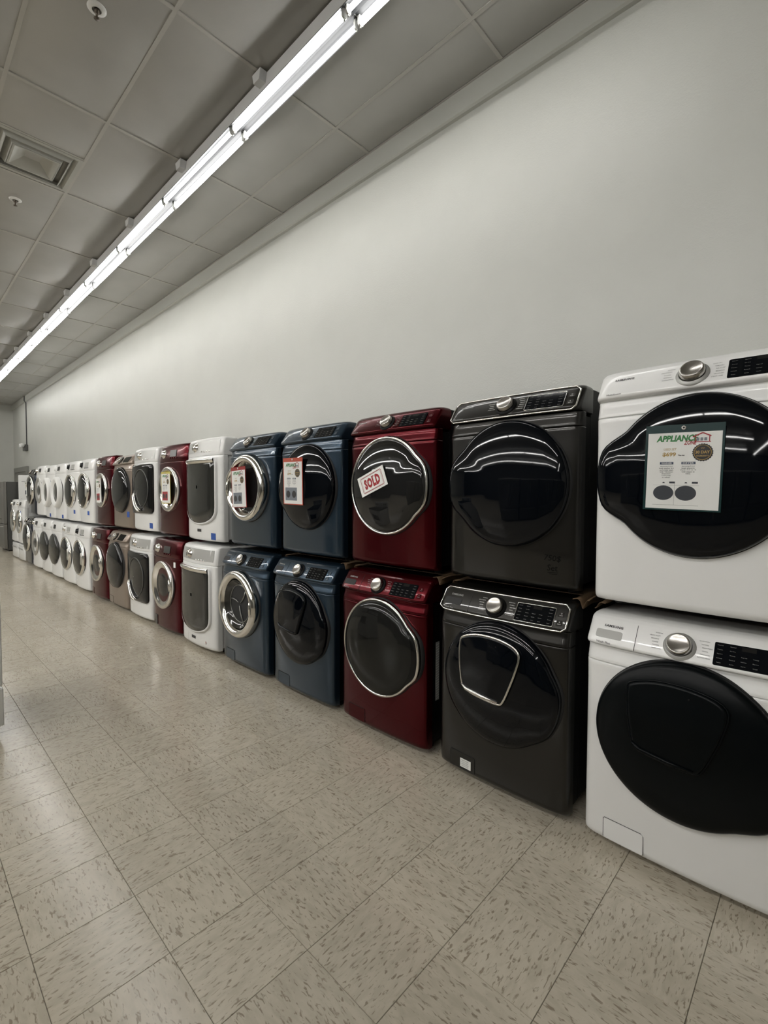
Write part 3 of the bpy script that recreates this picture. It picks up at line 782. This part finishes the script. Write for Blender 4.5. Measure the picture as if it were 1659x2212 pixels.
# 11, 12 white pairs, smoked doors with chrome rims
for i, nm in ((10, 'nearest to the red pair'), (11, 'second from the red pair')):
    flat_machine((CX[i], YD, ZD), f'white dryer with black dial and smoked chrome rimmed door, {nm}', True, 'white paint', 'white paint', 'ring_dark', G1, R=.265, cz=.50, bump=0., bk=0., tape=(.17, .17), knob='black gloss', door_mat='smoked glass', seam=.80)
    flat_machine((CX[i], YW, 0), f'white washer with smoked chrome rimmed door, {nm}', False, 'white paint', 'white paint', 'ring_dark', G2, R=.265, cz=.50, bump=0., bk=0., knob='black gloss' if i == 10 else 'chrome', door_mat='smoked glass', seam=.80)
# 13, 14 white pairs, white ring doors above dark doors
for i, nm in ((12, 'nearer of the two'), (13, 'farther of the two')):
    flat_machine((CX[i], YD, ZD), f'white dryer with deep white ring door, {nm}', True, 'white paint', 'white paint', 'ring_white', G1, R=.265, cz=.48, tape=(.22 if i == 12 else .12, .07), disp='black', dial_x=-.2, disp_x=.02, knob='white plastic', seam=.80)
    flat_machine((CX[i], YW, 0), f'white washer with dark domed door and side handle, {nm}', False, 'white paint', 'white paint', 'dome', G2, R=.265, cz=.50, bump=.0, disp='black', dial_x=-.2, disp_x=.02, knob='white plastic', door_mat='grey glass', seam=.80)
# 15 white pair, silver ring doors
flat_machine((CX[14], YD, ZD+.02), 'white dryer with silver ring door beside the navy dryer', True, 'white paint', 'white paint', 'ring_silver', G1, R=.25, cz=.50, disp='black')
flat_machine((CX[14], YW, 0), 'white washer with silver ring door beside the navy washer', False, 'white paint', 'white paint', 'ring_silver', G2, R=.25, cz=.50, disp='black')
# 16 navy pair
d16, F16 = slope_machine((CX[15], YD, ZD+.02), 'navy dryer with price sign at the far end of the top row', True, 'navy paint', 'navy paint', 'ring_dark', G1, cons='black gloss', trim=True, detail=0, emblem=None, R=.29)
w16, _ = slope_machine((CX[15], YW, 0), 'navy washer with chrome rimmed door at the far end', False, 'navy paint', 'navy paint', 'ring_dark', G2, cons='black gloss', trim=True, detail=0, emblem=None, R=.28)
# two white machines raised on drawer pedestals
for x, nm, tp in ((-12.745, 'nearer of the two, with blue tape', (.14, .70)), (-13.46, 'farther of the two', None)):
    pz = .345
    pd = thing('pedestal', (x, YW, 0), f'white drawer pedestal under a raised washer, {nm}', 'pedestal', 'laundry pedestals')
    Fp = Front(.343, [(.02, .015), (.035, 0), (.33, 0), (.343, .01)], c1=.02, c2=.03)
    MB().box(-.335, .335, .012, .72, .012, .343, .005).build('cabinet', 'white paint', pd)
    Fp.sheet(.02, .305).build('drawer', 'white paint', pd); Fp.sheet(.309, .343).build('rail', 'white paint', pd)
    fh = Fp.frame(0, .255); MB().plate(rrect(.42, .03, .012), fh, -.001, .002, .001).build('drawer_handle', 'silver plastic', pd)
    flat_machine((x, YW, pz), f'white washer raised on a drawer pedestal, {nm}', False, 'white paint', 'white paint', 'ring_flat', 'raised washers', R=.25, cz=.50, disp='black', tape=tp, bump=.1, bk=.004)

# cardboard pads squeezed between washers and dryers, edges curling into the gaps
for i, nm in enumerate(('white', 'black steel', 'red', 'black-doored blue')):
    c = CX[i]
    t = thing('cardboard_pad', (c, 2.06, .9845), f'brown cardboard pad with curled edge between {nm} washer and dryer', 'cardboard', 'cardboard pads under the dryers')
    MB().box(-.325, .325, .14, .62, .0005, .004).build('sheet', 'cardboard', t)
    for s_ in (-1, 1):
        rnd = random.Random(i*2+s_)
        sec = [(.325, -.002), (.345, .004), (.356, -.004), (.362, -.020), (.366, -.034), (.372, -.036), (.376, -.022), (.382, -.006), (.392, .004), (.400, .002)]
        if s_ < 0: sec = [(a*.985-.004, q*.7) for a, q in sec[:6]]
        R_ = []
        for k_ in range(10):
            y = .035+.045*k_+.004*math.sin(k_)
            R_.append([Vector((s_*(a-.012), y+.01*math.sin(40*a), q+.004*math.sin(k_*1.3+a*30))) for a, q in sec])
        R2 = [[q+Vector((0, 0, .003)) for q in r] for r in R_]
        b = MB().grid(R_, True).grid(R2, True); b.grid([R_[0], R2[0]], True); b.build('curled_edge', 'cardboard', t)

# ---------------------------------------------------------------- price signs
def price_sign(pos, rot_y, rx, sleeve, label, price, wd, hd, body, big):
    t = thing('price_sign', pos, label, 'sign', 'price signs on the dryer doors')
    t.rotation_euler = (rx, rot_y, 0)
    X, T, Nn = Vector((1, 0, 0)), Vector((0, 0, 1)), Vector((0, -1, 0)); fr = (Vector((0, 0, 0)), X, T, Nn)
    m = .006 if big else .008
    top = .028 if big else .022
    MB().plate([(-wd/2, -hd/2), (wd/2, -hd/2), (wd/2, hd/2), (-wd/2, hd/2)], fr, -.001, .0006).build('sleeve', sleeve, t)
    pw, ph = wd-2*m-(.004 if big else 0), hd-m-top
    pc = -(top-m)/2
    fp = (Vector((.001, 0, pc)), X, T, Nn)
    pa = MB().plate([(-pw/2, -ph/2), (pw/2, -ph/2), (pw/2, ph/2), (-pw/2, ph/2)], fp, .0006, .0014).build('paper', 'paper', t)
    e = lambda s_, m_, **k: put_text(MB(), s_, fp, k.pop('u'), k.pop('v'), d=.0019, **k).build('lettering', m_, pa)
    W, H = pw, ph
    e('APPLIANCE', 'green print', u=-.09*W, v=.425*H, width=.58*W, height=.085*H, bold=.045, shear=.2)
    e('ZONE', 'red print', u=.09*W, v=.365*H, width=.17*W, height=.055*H, bold=.03, shear=.2)
    hs = MB()
    def bar(a, b_, wv=.012*W, dd=.0022):
        (x0, y0), (x1, y1) = a, b_; l = math.hypot(x1-x0, y1-y0); nx, ny = -(y1-y0)/l*wv/2, (x1-x0)/l*wv/2
        hs.plate([(x0+nx, y0+ny), (x0-nx, y0-ny), (x1-nx, y1-ny), (x1+nx, y1+ny)], fp, .0016, dd)
    bar((.12*W, .435*H), (.25*W, .485*H), .018*W); bar((.25*W, .485*H), (.36*W, .44*H), .018*W); bar((.14*W, .37*H), (.36*W, .37*H)); bar((.34*W, .37*H), (.34*W, .44*H)); bar((.16*W, .37*H), (.16*W, .44*H))
    hs.build('house_logo', 'red print', pa)
    hs = MB(); 
    for q in range(3): bar((.19*W+.05*W*q, .385*H), (.19*W+.05*W*q, .425*H), .036*W, .0023)
    hs.build('house_windows', 'picture grey', pa)
    e('USED SET', 'gold print', u=-.18*W, v=.285*H, width=.18*W, height=.028*H, shear=.2)
    e(price, 'gold print', u=-.19*W, v=.215*H, width=.19*W, height=.06*H, bold=.04)
    e('Plus tax', 'print black', u=-.02*W, v=.205*H, width=.09*W, height=.018*H, bold=.02)
    bx, bz = .26*W, .235*H
    br = .14*W
    st = [(bx+(br if i % 2 else br*.92)*math.cos(pi*i/24), bz+(br if i % 2 else br*.92)*math.sin(pi*i/24)) for i in range(48)]
    bd = MB().plate(st, fp, .0015, .0020).build('badge', 'print black', pa)
    q = MB(); q.tube([Vector((.001+bx+br*.8*math.cos(2*pi*i/32), -.0021, pc+bz+br*.8*math.sin(2*pi*i/32))) for i in range(32)], .0011 if big else .0012, 4, True)
    put_text(q, '30 DAY', fp, bx, bz+.004*H, width=br*1.35, height=br*.34, bold=.04, d=.0024); put_text(q, 'WARRANTY', fp, bx, bz-br*.38, width=br*1.2, height=br*.17, bold=.03, d=.0024)
    put_text(q, 'W', fp, bx, bz+br*.48, width=br*.4, height=br*.2, d=.0024)
    q.build('badge_lettering', 'gold print', pa)
    for u, s_ in ((-.22*W, 'WASHER'), (.08*W, 'DRYER')):
        MB().plate([(u-.095*W, .085*H), (u+.095*W, .085*H), (u+.095*W, .118*H), (u-.095*W, .118*H)], fp, .0015, .0019).build('heading', 'navy print', pa)
        e(s_, 'print white', u=u, v=.1015*H, width=.15*W, height=.02*H, bold=.02) if False else put_text(MB(), s_, fp, u, .1015*H, width=.15*W, height=.02*H, bold=.02, d=.0023).build('heading_lettering', 'print white', pa)
    col = {'white paint': 'white', 'blue paint': 'blue', 'red paint': 'red', 'navy paint': 'blue'}[body]
    q = MB()
    for i, s_ in enumerate(('Samsung front', 'load washer 4.5', 'cu ft Add wash', 'with Vibration', 'Reduction', 'Technology', 'in '+col)):
        put_text(q, s_, fp, -.22*W, .06*H-.024*H*i, width=.0135*W*len(s_), height=.016*H, bold=.01, d=.0018)
    for i, s_ in enumerate(('Samsung front', 'load electric', 'dryer 7.5 cu. ft', 'with steam in', col)):
        put_text(q, s_, fp, .08*W, .06*H-.024*H*i, width=.0135*W*len(s_), height=.016*H, bold=.01, d=.0018)
    q.build('small_lettering', 'print black', pa)
    # the printed picture of the two machines
    pc_ = MB()
    if body == 'white paint':
        for u in (-.25*W, .06*W):
            o = [(u+.145*W*math.cos(2*pi*i/28), -.29*H+.098*H*math.sin(2*pi*i/28)) for i in range(28)]
            pc_.plate(o, fp, .0014, .0018)
        for u in (-.13*W, .18*W): pc_.plate([(u-.04*W, -.165*H), (u+.04*W, -.165*H), (u+.04*W, -.14*H), (u-.04*W, -.14*H)], fp, .0014, .0018)
        for u in (-.25*W, .06*W): pc_.plate([(u-.02*W, -.162*H), (u+.02*W, -.162*H), (u+.01*W, -.145*H), (u-.01*W, -.145*H)], fp, .0014, .0018)
        pc_.build('picture', 'picture dark', pa)
        q = MB()
        for a, b_, c_, d_ in ((-.40, -.452, .24, -.448), (-.40, -.19, .24, -.1875), (-.097, -.45, -.093, -.14)):
            q.plate([(a*W, b_*H), (c_*W, b_*H), (c_*W, d_*H), (a*W, d_*H)], fp, .0014, .0016)
        q.build('picture_lines', 'print grey', pa)
    else:
        pm = {'blue paint': 'picture grey', 'red paint': 'red print', 'navy paint': 'navy print'}[body]
        pc_.plate([(-.42*W, -.42*H), (.22*W, -.42*H), (.22*W, -.11*H), (-.42*W, -.11*H)], fp, .0014, .0018); pp = pc_.build('picture', pm, pa)
        q = MB()
        for u in (-.26*W, .06*W):
            q.plate([(u+.11*W*math.cos(2*pi*i/20), -.27*H+.085*H*math.sin(2*pi*i/20)) for i in range(20)], fp, .0018, .0021)
        q.build('picture_doors', 'print black', pa)
    # clear cover and the grommet
    MB().plate([(-wd/2+.001, -hd/2+.001), (wd/2-.001, -hd/2+.001), (wd/2-.001, hd/2-.001), (-wd/2+.001, hd/2-.001)], fr, .0030, .0034).build('clear_cover', 'clear film', t)
    MB().lathe([(.007, .003), (.007, .0055), (.003, .0055), (.003, .004)], (Vector((0, 0, hd/2-.012)), X, T, Nn), 14).build('grommet', 'silver', t)
    return t

def door_at(c, dx_, x, z, gap=.006, R=.30):
    """world point in front of a top-row dome door"""
    return Vector((c+x, YD-.047-.074-gap, ZD+z))
price_sign((CX[0]-.001, YD-.055-.047-.079, ZD+.549), .03, .03, 'sleeve green', 'price sign in dark green sleeve on the white dryer at the right', '$699', .238, .302, 'white paint', True)
price_sign((CX[3]-.06, YD-.047-.079, ZD+.545), .02, .03, 'sleeve orange', 'price sign with orange border on the blue dryer with black door', '$749', .230, .330, 'blue paint', True)
price_sign((CX[4]-.025, YD-.047-.078, ZD+.510), -.03, .02, 'sleeve red', 'price sign in dark red sleeve on the chrome ring door of the blue dryer', '$749', .225, .330, 'blue paint', True)
price_sign((CX[6]+.01, YD-.050-.044, ZD+.520), .0, .01, 'sleeve yellow', 'price sign with yellow border on the dark red dryer', '$849', .225, .330, 'red paint', False)
price_sign((CX[9]-.0, YD-.050-.044, ZD+.500), -.03, .01, 'sleeve white', 'white price sign on the far red dryer', '$699', .22, .33, 'red paint', False)
price_sign((CX[15]-.03, YD-.047-.079, ZD+.56), .0, .01, 'sleeve white', 'price sign on the navy dryer at the far end', '$749', .21, .30, 'navy paint', False)
# sold card
t = thing('sold_card', (CX[2]-.050, YD-.047-.0785, ZD+.530), 'white sold card with red lettering tilted on the red dryer door', 'sign'); t.rotation_euler = (.02, -.36, 0)
fr = (Vector((0, 0, 0)), Vector((1, 0, 0)), Vector((0, 0, 1)), Vector((0, -1, 0)))
c = MB().plate([(-.112, -.060), (.112, -.060), (.112, .060), (-.112, .060)], fr, -.0006, .0006).build('card', 'paper', t)
q = MB(); put_text(q, 'SOLD', fr, 0, 0, width=.134, height=.062, bold=.06, space=1.12, d=.0012)
for u, v, w_ in ((.0125, .0285, .022), (.0165, -.0285, .026), (.040, .0285, .014), (.040, -.0285, .014)):
    q.plate([(u-w_/2, v-.003), (u+w_/2, v-.003), (u+w_/2, v+.003), (u-w_/2, v+.003)], fr, .0008, .0013)
q.build('lettering', 'red print', c)
for a, r_ in ((.178, .0016), (.164, .0008)):
    MB().tube([Vector((u, -.0008, v)) for u, v in rrect(a, a*.52, .008)], r_, 4, True).build('border_line', 'red print', c)

# ---------------------------------------------------------------- far end and left edge
# dark-sided stainless fridge beyond the raised washers
def refrigerator(loc, label, rz=0., group=None):
    fr_ = thing('refrigerator', loc, label, 'refrigerator', group, rz)
    MB().box(-.455, .455, .07, .72, .03, 1.75, .006).build('cabinet', 'steel dark', fr_)
    for x0, x1, z0, z1, nm in ((-.455, -.003, .69, 1.75, 'door'), (.003, .455, .69, 1.75, 'door'), (-.455, .455, .06, .68, 'freezer_drawer')):
        o = MB().box(x0, x1, 0, .065, z0, z1, .008).build(nm, 'stainless', fr_)
        if nm == 'door':
            hx = x1-.05 if x0 < -.1 else x0+.05
            MB().tube([(hx, .0, .80), (hx, -.05, .83), (hx, -.05, 1.55), (hx, 0, 1.58)], .011).build('door_handle', 'silver', o)
        else: MB().tube([(-.36, 0, .62), (-.33, -.05, .62), (.33, -.05, .62), (.36, 0, .62)], .011).build('drawer_handle', 'silver', o)
    MB().box(-.44, .44, .08, .70, 0, .03).build('base_grille', 'black side', fr_)
refrigerator((-15.47, 2.02, 0), 'stainless refrigerator with dark side at the far left edge')
for q in range(7):
    refrigerator((2.9-.96*q, -1.70, 0), f'dark stainless refrigerator across the aisle behind the viewer, {ORD[q]} from the shop front', pi, 'refrigerators across the aisle')
# white upright freezer behind the raised washers, facing down the aisle
fz = thing('upright_freezer', (-14.25, 2.205, 0), 'white upright freezer behind the raised white washers', 'freezer', rz=math.radians(-8.5))
MB().box(-.52, -.06, .0, .52, .03, 1.89, .006).build('cabinet', 'white paint', fz)
dd = MB().box(-.055, 0, .0, .52, .10, 1.90, .010).build('door', 'white paint', fz)
MB().box(.0, .004, .06, .22, 1.735, 1.748).build('emblem_plate', 'print grey', dd)
MB().tube([(0, .05, .9), (.04, .05, .93), (.04, .05, 1.3), (0, .05, 1.33)], .01).build('door_handle', 'white plastic', dd)
MB().box(-.50, -.03, .02, .50, 0, .10).build('base_grille', 'print grey', fz)
# white range at the left edge, seen end-on
rg = thing('range', (-3.905, .447, 0), 'white electric range cut by the left edge of the picture', 'range', rz=pi)
MB().box(-.38, .38, .035, .64, .05, .865, .004).build('cabinet', 'white paint', rg)
MB().box(-.38, .38, .0, .64, .868, .893, .004).build('cooktop', 'black gloss', rg)
od = MB().box(-.378, .378, -.002, .035, .305, .80, .006).build('oven_door', 'white paint', rg)
MB().plate(rrect(.46, .27, .02, 0, .56), (Vector((0, -.002, 0)), Vector((1, 0, 0)), Vector((0, 0, 1)), Vector((0, -1, 0))), 0, .003, .001).build('oven_window', 'black gloss', od)
MB().tube([(-.3, .012, .77), (.3, .012, .77)], .016).build('door_handle', 'white plastic', od)
MB().box(-.378, .378, -.006, .035, .07, .293, .006).build('drawer', 'white paint', rg)
MB().box(-.38, .38, -.001, .035, .806, .865, .004).build('front_rail', 'white paint', rg)
MB().box(-.38, .38, .56, .64, .893, 1.08, .01).build('backguard', 'white paint', rg)
for x in (-.3, -.2, .2, .3): MB().lathe([(.02, 0), (.018, .02), (0, .02)], (Vector((x, .56, 1.0)), Vector((1, 0, 0)), Vector((0, 0, 1)), Vector((0, -1, 0))), 14).build('knob', 'black side', rg)
for x in (-.32, .32):
    for y in (.08, .58): MB().lathe([(.018, 0), (.018, .05)], (Vector((x, y, 0)), Vector((1, 0, 0)), Vector((0, 1, 0)), Vector((0, 0, 1))), 10).build('foot', 'black side', rg)
for x, y, r_ in ((-.19, .16, .10), (.19, .16, .08), (-.19, .43, .08), (.19, .43, .10)):
    MB().tube([(x+r_*math.cos(2*pi*i/24), y+r_*math.sin(2*pi*i/24), .8945) for i in range(24)], .0016, 4, True).build('burner_ring', 'print grey', rg)

# emergency light and its cord on the appliance wall
el = thing('emergency_light', (-16.9, WY, 2.77), 'twin head emergency light on the wall near the far corner', 'light')
MB().box(-.13, .13, -.09, -.0, -.09, .09, .012).build('battery_box', 'steel dark', el)
for s_ in (-1, 1):
    fr = (Vector((s_*.10, -.12, .06)), Vector((1, 0, 0)), Vector((0, 0, 1)), Vector((.2*s_, -.95, -.15)).normalized())
    MB().lathe([(.0, -.05), (.03, -.045), (.055, .0), (.065, .05), (.06, .055), (0, .05)], fr, 18).build('lamp_head', 'white plastic', el)
    MB().tube([(s_*.10, -.07, .02), (s_*.10, -.10, .05)], .012).build('swivel', 'white plastic', el)
tag(MB().tube([(-16.9, WY-.045, HC), (-16.9, WY-.05, 4.12), (-16.9, WY-.012, 4.07), (-16.9, WY-.012, 3.5), (-16.9, WY-.012, 2.86)], .013).build('conduit', 'cord'), 'dark cord running down the wall to the emergency light', 'cord')

# ceiling register and sprinklers
rg_ = thing('ceiling_register', (-4.955, .917, HC), 'square louvred air register set in the ceiling grid', 'vent')
sqr = lambda h_, z, : [Vector((sx*h_, sy*h_, z)) for sx, sy in ((-1, -1), (1, -1), (1, 1), (-1, 1))]
b = MB(); b.grid([sqr(.297, .0), sqr(.297, -.006), sqr(.265, -.006), sqr(.245, .03)], False, True); b.build('frame', 'vent metal', rg_)
for h0, h1, z0, z1 in ((.255, .215, -.004, -.022), (.205, .165, -.002, -.026)):
    b = MB(); b.grid([sqr(h0, .04), sqr(h0-.02, .01), sqr(h1, z1), sqr(h1-.004, z1), sqr(h0-.03, .02)], False, True); b.build('louvre', 'vent metal', rg_)
b = MB(); R_ = [sqr(.165, .02), sqr(.158, -.03), sqr(.145, -.03), sqr(.0005, .065)]; b.grid(R_, False, True); b.build('centre_cone', 'vent metal', rg_)
MB().box(-.28, .28, -.28, .28, .10, .11).build('duct_throat', 'black side', rg_)
for (x, y), nm in (((-3.15, .90), 'nearer sprinkler head at the top left of the ceiling'), ((-5.71, .91), 'farther sprinkler head left of the air register')):
    s = thing('sprinkler_head', (x, y, HC-.012), nm, 'sprinkler', 'ceiling sprinklers')
    fr = (Vector((0, 0, 0)), Vector((1, 0, 0)), Vector((0, 1, 0)), Vector((0, 0, -1)))
    MB().lathe([(.050, 0), (.050, .005), (.036, .012), (.024, .014)], fr, 24).build('escutcheon', 'white plastic', s)
    MB().lathe([(.014, .008), (.014, .026), (.008, .030), (.004, .034), (.004, .05), (0, .05)], fr, 14).build('nozzle', 'sprinkler brass', s)
    for s_ in (-1, 1): MB().tube([(s_*.012, 0, -.024), (s_*.015, 0, -.04), (s_*.004, 0, -.058)], .0028, 6).build('frame_arm', 'sprinkler brass', s)
    MB().lathe([(0, .058), (.016, .058), (.017, .060), (0, .062)], fr, 16).build('deflector', 'sprinkler brass', s)
